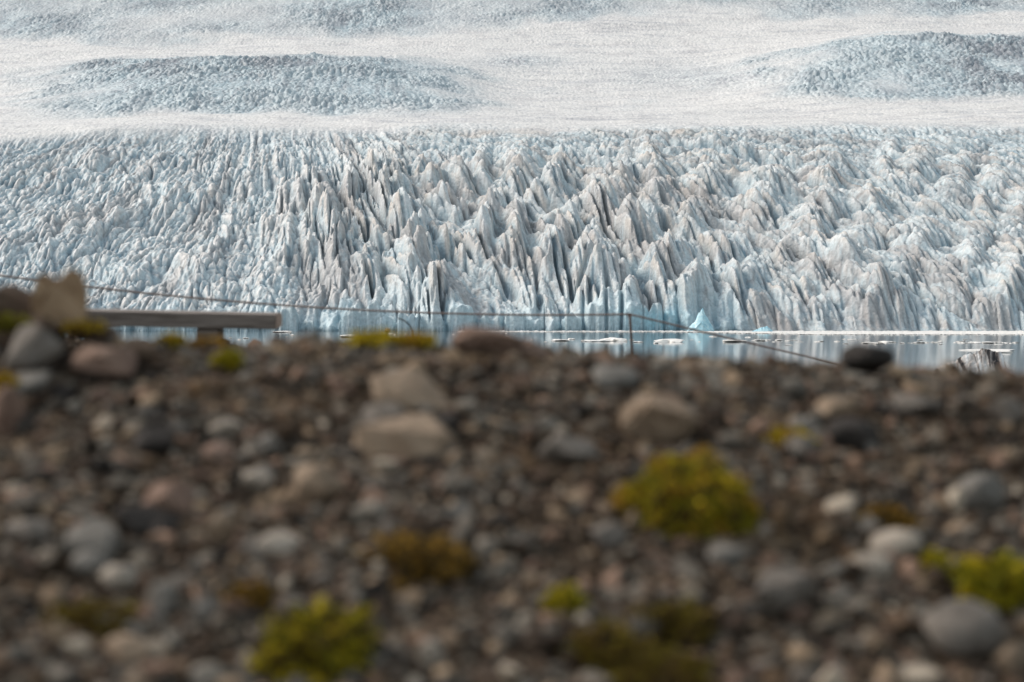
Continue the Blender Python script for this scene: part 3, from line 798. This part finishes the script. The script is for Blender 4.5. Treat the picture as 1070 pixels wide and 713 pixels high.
def notched_rock():
    """upright flat rock with a notch in its top edge"""
    Y = 4.98; s = Y / F
    out = [(42, 340), (38, 318), (41, 300), (45, 288), (50, 283), (56, 287), (62, 294), (68, 290), (74, 282), (82, 279), (90, 284), (95, 296), (97, 312), (95, 330), (92, 342)]
    bm = bmesh.new()
    cx, cy = 69, 340
    x0 = (cx - CX) / F * Y; z0 = H - (cy - HY) / F * Y
    fr = []; bk = []
    for (a, b_) in out:
        fr.append(bm.verts.new(((a - cx) * s, -0.022 + random.uniform(-.006, .006), (cy - b_) * s)))
        bk.append(bm.verts.new(((a - cx) * s * 0.9 + 0.004, 0.035 + random.uniform(-.006, .006), (cy - b_) * s * 0.96)))
    bm.faces.new(fr); bm.faces.new(bk[::-1])
    n = len(out)
    for i in range(n):
        j = (i + 1) % n
        bm.faces.new((fr[j], fr[i], bk[i], bk[j]))
    bmesh.ops.recalc_face_normals(bm, faces=bm.faces)
    bmesh.ops.bevel(bm, geom=list(bm.edges), offset=0.006, segments=2, affect='EDGES')
    bmesh.ops.triangulate(bm, faces=list(bm.faces))
    bmesh.ops.subdivide_edges(bm, edges=[e for e in bm.edges if e.calc_length() > 0.02], cuts=2, use_grid_fill=False)
    for v in bm.verts:
        v.co.y += 0.006 * math.sin(v.co.x * 90 + v.co.z * 60) 
    me = bpy.data.meshes.new('rock'); bm.to_mesh(me); bm.free()
    me.materials.append(MATS['earth'])
    o = link(bpy.data.objects.new('rock', me)); o.location = (x0, Y - 0.05, z0); o.rotation_euler = (0.05, 0, 0.12)
    tag(o, 'upright tan rock with a notched top on the rock pile', 'rock')
notched_rock()

# ---- the medium stones: about 240 individuals in colour groups
KINDS = [('grey', 'small rounded grey stone lying among the gravel', 'small grey stones on the gravel bank', 0.30),
         ('brown', 'small brown stone half sunk in the gravel', 'small brown stones on the gravel bank', 0.22),
         ('tan', 'small light tan stone lying among the gravel', 'small tan stones on the gravel bank', 0.14),
         ('pink', 'small dull pink stone lying among the gravel', 'small pink stones on the gravel bank', 0.10),
         ('slate', 'small bluish slate stone lying among the gravel', 'small slate stones on the gravel bank', 0.13),
         ('pale', 'small whitish stone lying among the gravel', 'small whitish stones on the gravel bank', 0.06),
         ('dark', 'small black stone lying among the gravel', 'small black stones on the gravel bank', 0.05)]
SHAPES = {}
for kd in KINDS:
    for j in range(4):
        v, f = lump(rgs, 3, 9 + j, 0.36, 0.8, 0.08) if j < 1 else chunk(rgs, 11 + 2 * j, 0.07)
        me = mesh_np('stone', v / np.abs(v).max(0), f, j < 1)
        me.materials.append(MATS[kd[0]]); SHAPES[(kd[0], j)] = me
wts = [kd[3] for kd in KINDS]
MOSS_SPOTS = [(720, 505, 70, 60), (330, 672, 60, 40), (1040, 605, 50, 35)]
n_st = 0
while n_st < 245:
    px = random.uniform(-40, 1110); py = 366 + 360 * random.random() ** 0.85
    if any(abs(px - a) < w and abs(py - b_) < h for a, b_, w, h in MOSS_SPOTS): continue
    x, y, z = hit(px, py)
    if y > 5.35: continue
    kd = random.choices(KINDS, wts)[0]
    o = link(bpy.data.objects.new('stone', SHAPES[(kd[0], random.randrange(4))]))
    r = 0.0165 * (1 - random.uniform(0, 0.93)) ** -0.33 * (0.72 + 0.055 * y)
    o.scale = (r * random.uniform(0.9, 1.4), r * random.uniform(0.8, 1.1), r * random.uniform(0.5, 0.85))
    o.location = (x, y, z + r * 0.22)
    o.rotation_euler = (random.gauss(0.33, 0.25), random.gauss(0, 0.25), random.uniform(0, 6.28))
    tag(o, kd[1], 'stone', kd[2]); n_st += 1

# =================================================================== MOSS
M_MOSS = attr_mat('moss_leaves', 0.8, 120, 0.3, 0.002, vary=0.3, spec=0.15)
def moss(px, py, w, h, cols, label, nleaf, leaf=0.010, Y=None, name='moss_cushion', flat=1.0, rag=0.42):
    """(px, py) middle, w x h in photograph pixels"""
    rng = np.random.default_rng(int(px * 7 + py))
    x, y, z = hit(px, py + h * 0.4)
    if Y: y = Y; x = (px - CX) / F * y; z = ground1(x, y)
    s = y / F
    R = w * s * 0.5; Hh = h * s * 0.72
    EXCL.append((x, y + R * 0.2, R * 0.9, R * 0.9))
    # core
    v, f = ICO[3]; v = v.copy()
    nz = perlin(v[:, 0] * 2.2 + px, v[:, 1] * 2.2 + v[:, 2] * 1.7 + py, 5)
    v = v * (1 + rag * nz)[:, None]
    core = v * np.array([R * 0.9, R * 0.75 * flat, Hh * 0.88])
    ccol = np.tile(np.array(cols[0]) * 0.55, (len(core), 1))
    # leaves: little curved blades standing off the cushion
    d = rng.normal(size=(nleaf, 3)); d[:, 2] = np.abs(d[:, 2]) - 0.15; d /= np.linalg.norm(d, axis=1)[:, None]
    nz = perlin(d[:, 0] * 2.2 + px, d[:, 1] * 2.2 + d[:, 2] * 1.7 + py, 5)
    clump = perlin(d[:, 0] * 3.6 + px * 1.3, d[:, 1] * 3.6 + d[:, 2] * 3.1, 9)
    rad = (1 + rag * nz + 0.6 * rag * clump) * rng.uniform(0.84, 1.08, nleaf)
    pos = d * rad[:, None] * np.array([R * 0.95, R * 0.8 * flat, Hh * 0.95])
    dirv = d + 0.5 * rng.normal(size=(nleaf, 3)); dirv[:, 2] += 0.35; dirv /= np.linalg.norm(dirv, axis=1)[:, None]
    side = np.cross(dirv, rng.normal(size=(nleaf, 3))); side /= np.linalg.norm(side, axis=1)[:, None]
    L = leaf * rng.uniform(0.6, 1.4, nleaf)[:, None]; W = L * 0.32
    a = pos - side * W * 0.4; b_ = pos + side * W * 0.4
    m1 = pos + dirv * L * 0.55 + side * W; m2 = pos + dirv * L * 0.55 - side * W
    tip = pos + dirv * L + np.array([0, 0, -0.1]) * L
    lv = np.stack([a, b_, m1, tip, m2], 1).reshape(-1, 3)
    n0 = len(core)
    idx = n0 + np.arange(nleaf)[:, None] * 5
    lf = np.concatenate([idx + np.array([[0, 1, 2]]), idx + np.array([[0, 2, 4]]), idx + np.array([[4, 2, 3]])])
    pickn = np.clip(0.5 + 0.9 * clump + rng.normal(0, 0.22, nleaf), 0, 0.999) * (len(cols))
    lc = np.array(cols)[pickn.astype(int)] * rng.uniform(0.6, 1.2, nleaf)[:, None]
    co = np.concatenate([core, lv]); fc = np.concatenate([f, lf])
    me = mesh_np(name, co, fc, False)
    set_col(me, np.concatenate([ccol, np.repeat(lc, 5, 0)]))
    me.materials.append(M_MOSS)
    o = link(bpy.data.objects.new(name, me))
    o.location = (x, y + R * 0.3, H - (py + h * 0.36 - HY) / F * y); o.rotation_euler = (0.18, 0, 0)
    tag(o, label, 'moss')
    return o
Yl, Gr, Ol, Or, Br, Dk = (0.68, 0.52, 0.03), (0.33, 0.33, 0.025), (0.26, 0.20, 0.025), (0.46, 0.26, 0.04), (0.19, 0.12, 0.035), (0.10, 0.07, 0.028)
moss(720, 512, 138, 84, [Br, Ol, Gr, Gr, Yl, Yl, Or], 'biggest domed yellow green moss cushion in the middle of the bank', 9000, rag=0.2)
moss(332, 672, 110, 72, [Dk, Br, Ol, Gr, Yl], 'bright green moss tuft at the bottom left of centre', 6000, rag=0.5)
moss(1045, 606, 78, 52, [Ol, Gr, Gr, Yl], 'yellow green moss clump at the right edge', 4500)
moss(976, 590, 28, 26, [Gr, Gr, Yl], 'small bright moss tuft beside the right edge clump', 1500)
moss(590, 627, 40, 26, [Ol, Gr, Yl], 'small green moss tuft below the big cushion', 1600)
moss(705, 652, 78, 34, [Dk, Dk, Br, Ol], 'dark olive moss cushion below the bluish grey stone', 4500, rag=0.6)
moss(640, 678, 100, 38, [Dk, Br, Br, Ol], 'brown olive moss patch left of the dark olive cushion', 4500, rag=0.65)
moss(690, 704, 110, 40, [Dk, Br, Br, Ol], 'brown moss mat cut by the bottom edge', 4500)
moss(438, 582, 104, 34, [Dk, Br, Br, Or], 'rust brown withered moss patch left of centre', 4500, rag=0.65)
moss(822, 460, 58, 20, [Br, Or, Yl], 'flat orange moss strip beside the black rounded stone', 2200)
moss(925, 542, 66, 22, [Dk, Br, Or], 'flat brown moss mat above the pale grey oval stone', 2200)
moss(264, 622, 50, 22, [Dk, Br, Or], 'low brown moss mat above the bright green tuft', 1800)
moss(90, 646, 90, 24, [Dk, Br, Br, Ol], 'dark brown moss mat at the lower left', 3000)
moss(238, 374, 26, 14, [Ol, Gr, Yl], 'little yellow green moss spot below the bench leg', 900, Y=4.85)
moss(4, 402, 26, 26, [Or, Yl, Or], 'orange moss spot at the left edge under the rock pile', 900, Y=4.6)
moss(8, 336, 40, 14, [Dk, Ol, Gr], 'green moss pad on the dark rock at the left end of the pile', 1800, Y=4.82, leaf=0.007)
moss(86, 340, 40, 7, [Dk, Br, Or, Yl], 'yellow moss rim at the foot of the notched rock', 1500, Y=4.82, leaf=0.007)
moss(392, 352, 56, 10, [Ol, Yl, Yl], 'long bright yellow moss strip on the crest', 2000, Y=5.05, leaf=0.008)
moss(432, 354, 44, 11, [Or, Yl, Yl, Or], 'orange yellow moss on the crest left of the brown lump', 1600, Y=5.05, leaf=0.008)
moss(178, 354, 30, 9, [Ol, Yl, Or], 'yellow moss on the crest in front of the bench leg', 1200, Y=5.05, leaf=0.008)
moss(214, 359, 40, 8, [Br, Or, Or], 'rusty moss strip on the crest below the bench', 1200, Y=5.06, leaf=0.008)

build_gravel()

# =================================================================== BENCH
m_wood, nt, b = new_mat('weathered_timber')
tc = N(nt, 'ShaderNodeTexCoord'); mp = N(nt, 'ShaderNodeMapping'); mp.inputs['Scale'].default_value = (1.6, 22, 22)
no = N(nt, 'ShaderNodeTexNoise'); no.inputs['Scale'].default_value = 1.6; no.inputs['Detail'].default_value = 8; no.inputs['Roughness'].default_value = 0.65
nt.links.new(tc.outputs['Object'], mp.inputs[0]); nt.links.new(mp.outputs[0], no.inputs['Vector'])
r = ramp(nt, [(0.3, (0.11, 0.085, 0.068)), (0.5, (0.20, 0.165, 0.14)), (0.7, (0.30, 0.255, 0.22))])
nt.links.new(no.outputs['Fac'], r.inputs[0]); nt.links.new(r.outputs[0], b.inputs['Base Color'])
b.inputs['Roughness'].default_value = 0.8
bu = N(nt, 'ShaderNodeBump'); bu.inputs['Distance'].default_value = 0.006; bu.inputs['Strength'].default_value = 0.6
nt.links.new(no.outputs['Fac'], bu.inputs['Height']); nt.links.new(bu.outputs[0], b.inputs['Normal'])
m_endgrain, nt, b = new_mat('timber_end_grain')
tc, no = noise_bump(nt, b, 60, 0.5, 0.003)
r = ramp(nt, [(0.3, (0.22, 0.125, 0.075)), (0.7, (0.38, 0.23, 0.15))]); nt.links.new(no.outputs['Fac'], r.inputs[0]); nt.links.new(r.outputs[0], b.inputs['Base Color'])

def box_bm(bm, sx, sy, sz, c=(0, 0, 0), mi=None):
    g = bmesh.ops.create_cube(bm, size=1.0)
    for v in g['verts']:
        v.co = Vector((v.co.x * sx + c[0], v.co.y * sy + c[1], v.co.z * sz + c[2]))
    return g['verts']

def finish(bm, name, mats, parent=None, bev=0.0, seg=2, smooth=False):
    if bev: bmesh.ops.bevel(bm, geom=list(bm.edges), offset=bev, segments=seg, affect='EDGES')
    bmesh.ops.recalc_face_normals(bm, faces=bm.faces)
    me = bpy.data.meshes.new(name); bm.to_mesh(me); bm.free()
    for m in mats: me.materials.append(m)
    if smooth:
        for p in me.polygons: p.use_smooth = True
    return link(bpy.data.objects.new(name, me), parent)

def bench():
    Y = 16.0; s = Y / F
    xr = (289 - CX) / F * Y
    L = 2.45; th = 15.5 * s; dp = 0.36
    ztop = H - (324.6 - HY) / F * Y
    rz = -0.014
    gx = xr - L / 2
    g0 = ztop - 0.47
    root = empty('bench', (gx, Y + dp / 2, g0), rz)
    root.rotation_euler = (0.055, 0.020, math.radians(-1.5))
    tag(root, 'low weathered timber bench behind the crest at the left', 'bench')
    bm = bmesh.new(); box_bm(bm, L, dp, th, (0, 0, 0.47 - th / 2))
    bmesh.ops.bevel(bm, geom=list(bm.edges), offset=0.010, segments=2, affect='EDGES')
    bmesh.ops.recalc_face_normals(bm, faces=bm.faces)
    for f in bm.faces:
        if abs(f.normal.x) > 0.9: f.material_index = 1
    finish(bm, 'seat', [m_wood, m_endgrain], root)
    for lx in (L / 2 - 0.56, -L / 2 + 0.56):
        bm = bmesh.new(); box_bm(bm, 0.175, dp * 0.78, 0.47 - th + 0.14, (lx, 0.0, (0.47 - th - 0.14) / 2 - 0.002))
        finish(bm, 'leg', [m_wood], root, 0.008)
bench()

# =================================================================== ROPE FENCE
m_rust, nt, b = new_mat('rusty_iron')
tc, no = noise_bump(nt, b, 60, 0.6, 0.002)
r = ramp(nt, [(0.35, (0.045, 0.022, 0.014)), (0.65, (0.13, 0.06, 0.035))]); nt.links.new(no.outputs['Fac'], r.inputs[0]); nt.links.new(r.outputs[0], b.inputs['Base Color'])
b.inputs['Roughness'].default_value = 0.85
m_rope, nt, b = new_mat('brown_rope')
tc, no = noise_bump(nt, b, 90, 0.8, 0.004)
r = ramp(nt, [(0.35, (0.22, 0.16, 0.135)), (0.65, (0.40, 0.31, 0.27))]); nt.links.new(no.outputs['Fac'], r.inputs[0]); nt.links.new(r.outputs[0], b.inputs['Base Color'])
b.inputs['Roughness'].default_value = 0.9

def tube(name, pts, rad, mat, parent=None, seg=8, taper=None):
    pts = [Vector(p) for p in pts]; n = len(pts)
    bm = bmesh.new(); rings = []
    for i, p in enumerate(pts):
        t = (pts[min(i + 1, n - 1)] - pts[max(i - 1, 0)]).normalized()
        u = t.cross(Vector((0, 0, 1)))
        if u.length < 0.05: u = t.cross(Vector((0, 1, 0)))
        u.normalize(); w = t.cross(u)
        rr = rad if taper is None else rad * (1 + (taper - 1) * i / (n - 1))
        rings.append([bm.verts.new(p + (u * math.cos(a) + w * math.sin(a)) * rr) for a in [6.28319 * q / seg for q in range(seg)]])
    for a, b_ in zip(rings[:-1], rings[1:]):
        for q in range(seg):
            bm.faces.new((a[q], a[(q + 1) % seg], b_[(q + 1) % seg], b_[q]))
    bm.faces.new(rings[0][::-1]); bm.faces.new(rings[-1])
    return finish(bm, name, [mat], parent, smooth=True)

def P3(px, py, Y): return Vector(((px - CX) / F * Y, Y, H - (py - HY) / F * Y))
def fence():
    tops = [P3(-130, 268, 19.5), P3(658, 328.5, 21.0), P3(1005, 409, 22.5)]
    root = empty('rope_fence', (tops[1].x, tops[1].y, ground1(tops[1].x, tops[1].y)))
    tag(root, 'thin rope fence on rusty iron stakes behind the gravel crest', 'fence')
    bpy.context.view_layer.update()
    base = Vector(root.location)
    for i, t in enumerate(tops):
        g = ground1(t.x, t.y)
        lean = -0.06
        pts = [Vector((t.x - lean * (1 - k) * 1.0, t.y, g - 0.15 + (t.z + 0.012 - g + 0.15) * k)) - base for k in [j / 8 for j in range(9)]]
        tube('stake', pts, 0.0135, m_rust, root)
        ring = [t - base + Vector((0.023 * math.cos(a), 0.023 * math.sin(a) * 0.6, -0.01 + 0.014 * math.sin(a))) for a in [6.2832 * q / 14 for q in range(15)]]
        tube('rope_loop', ring, 0.008, m_rope, root, 6)
    for a, b_, sag in ((tops[0], tops[1], 0.18), (tops[1], tops[2], 0.012)):
        pts = []
        for j in range(61):
            k = j / 60
            p = a.lerp(b_, k); p.z -= sag * 4 * k * (1 - k)
            pts.append(p - base)
        tube('rope', pts, 0.0105, m_rope, root, 8)
fence()

# dry stalk beyond the crest
m_stalk, nt, b = new_mat('dry_stalk'); b.inputs['Base Color'].default_value = (0.035, 0.025, 0.02, 1); b.inputs['Roughness'].default_value = 0.9
noise_bump(nt, b, 80, 0.4, 0.002)
Ys = 24.0
q = [P3(434, 395, Ys), P3(433, 370, Ys), P3(432, 355, Ys), P3(431, 346, Ys), P3(428, 340, Ys), P3(423, 335.5, Ys), P3(415.5, 332.5, Ys)]
q[0].z = ground1(q[0].x, Ys) - 0.03
st = tube('dry_stalk', q, 0.011, m_stalk, None, 7, 0.6)
tag(st, 'bent dark dry plant stalk behind the yellow crest moss', 'plant stalk')
Yd = 22.0
hd = [P3(404, 395, Yd), P3(404, 360, Yd), P3(405, 347, Yd)]
hd[0].z = ground1(hd[0].x, Yd) - 0.03
root = empty('seed_head_plant', hd[0])
tag(root, 'short plant with a round brown seed head behind the yellow moss', 'plant')
tube('stem', [p - hd[0] for p in hd], 0.007, m_stalk, root, 6)
v, f = lump(np.random.default_rng(3), 3, 4, 0.7, 0.95, 0.25)
me = mesh_np('seed_head', v * np.array([0.034, 0.03, 0.024]), f, False); me.materials.append(MATS['earth'])
o = link(bpy.data.objects.new('seed_head', me), root); o.location = P3(405, 345, Yd) - hd[0]

# =================================================================== LIGHT, SKY, CAMERA
EL, AZ = math.radians(42), math.radians(-68)     # sun high, to the left and a little beyond the ice (azimuth from +Y, + to the right)
w = bpy.data.worlds.new('World'); SC.world = w; w.use_nodes = True
nt = w.node_tree
bg = nt.nodes['Background']
sk = nt.nodes.new('ShaderNodeTexSky'); sk.sky_type = 'NISHITA'; sk.sun_disc = False
sk.sun_elevation = EL; sk.sun_rotation = AZ
sk.dust_density = 2.0; sk.air_density = 1.0; sk.ozone_density = 1.0
hs = nt.nodes.new('ShaderNodeHueSaturation'); hs.inputs['Saturation'].default_value = 0.42; hs.inputs['Hue'].default_value = 0.47
nt.links.new(sk.outputs[0], hs.inputs['Color']); nt.links.new(hs.outputs[0], bg.inputs['Color']); bg.inputs['Strength'].default_value = 0.14
sd = bpy.data.lights.new('sun', 'SUN'); sd.energy = 1.5; sd.angle = math.radians(16); sd.color = (1.0, 0.88, 0.76)
so = link(bpy.data.objects.new('sun', sd))
dirv = Vector((math.sin(AZ) * math.cos(EL), math.cos(AZ) * math.cos(EL), math.sin(EL)))
so.rotation_euler = dirv.to_track_quat('Z', 'Y').to_euler()

cd = bpy.data.cameras.new('camera'); co = link(bpy.data.objects.new('camera', cd))
cd.sensor_width = 36.0; cd.lens = F / 1070 * 36.0
cd.shift_y = (HY - 356.5) / 1070.0
cd.clip_start = 0.1; cd.clip_end = 20000
cd.dof.use_dof = True; cd.dof.focus_distance = 1500; cd.dof.aperture_fstop = 2.1; cd.dof.aperture_blades = 9
co.location = (0, 0, H); co.rotation_euler = (math.radians(90), 0, 0)
SC.camera = co

SC.render.engine = 'CYCLES'
SC.cycles.use_denoising = True
SC.cycles.max_bounces = 6; SC.cycles.diffuse_bounces = 3; SC.cycles.glossy_bounces = 3
SC.view_settings.view_transform = 'Standard'; SC.view_settings.look = 'None'
SC.view_settings.exposure = 0.42; SC.view_settings.gamma = 1.0
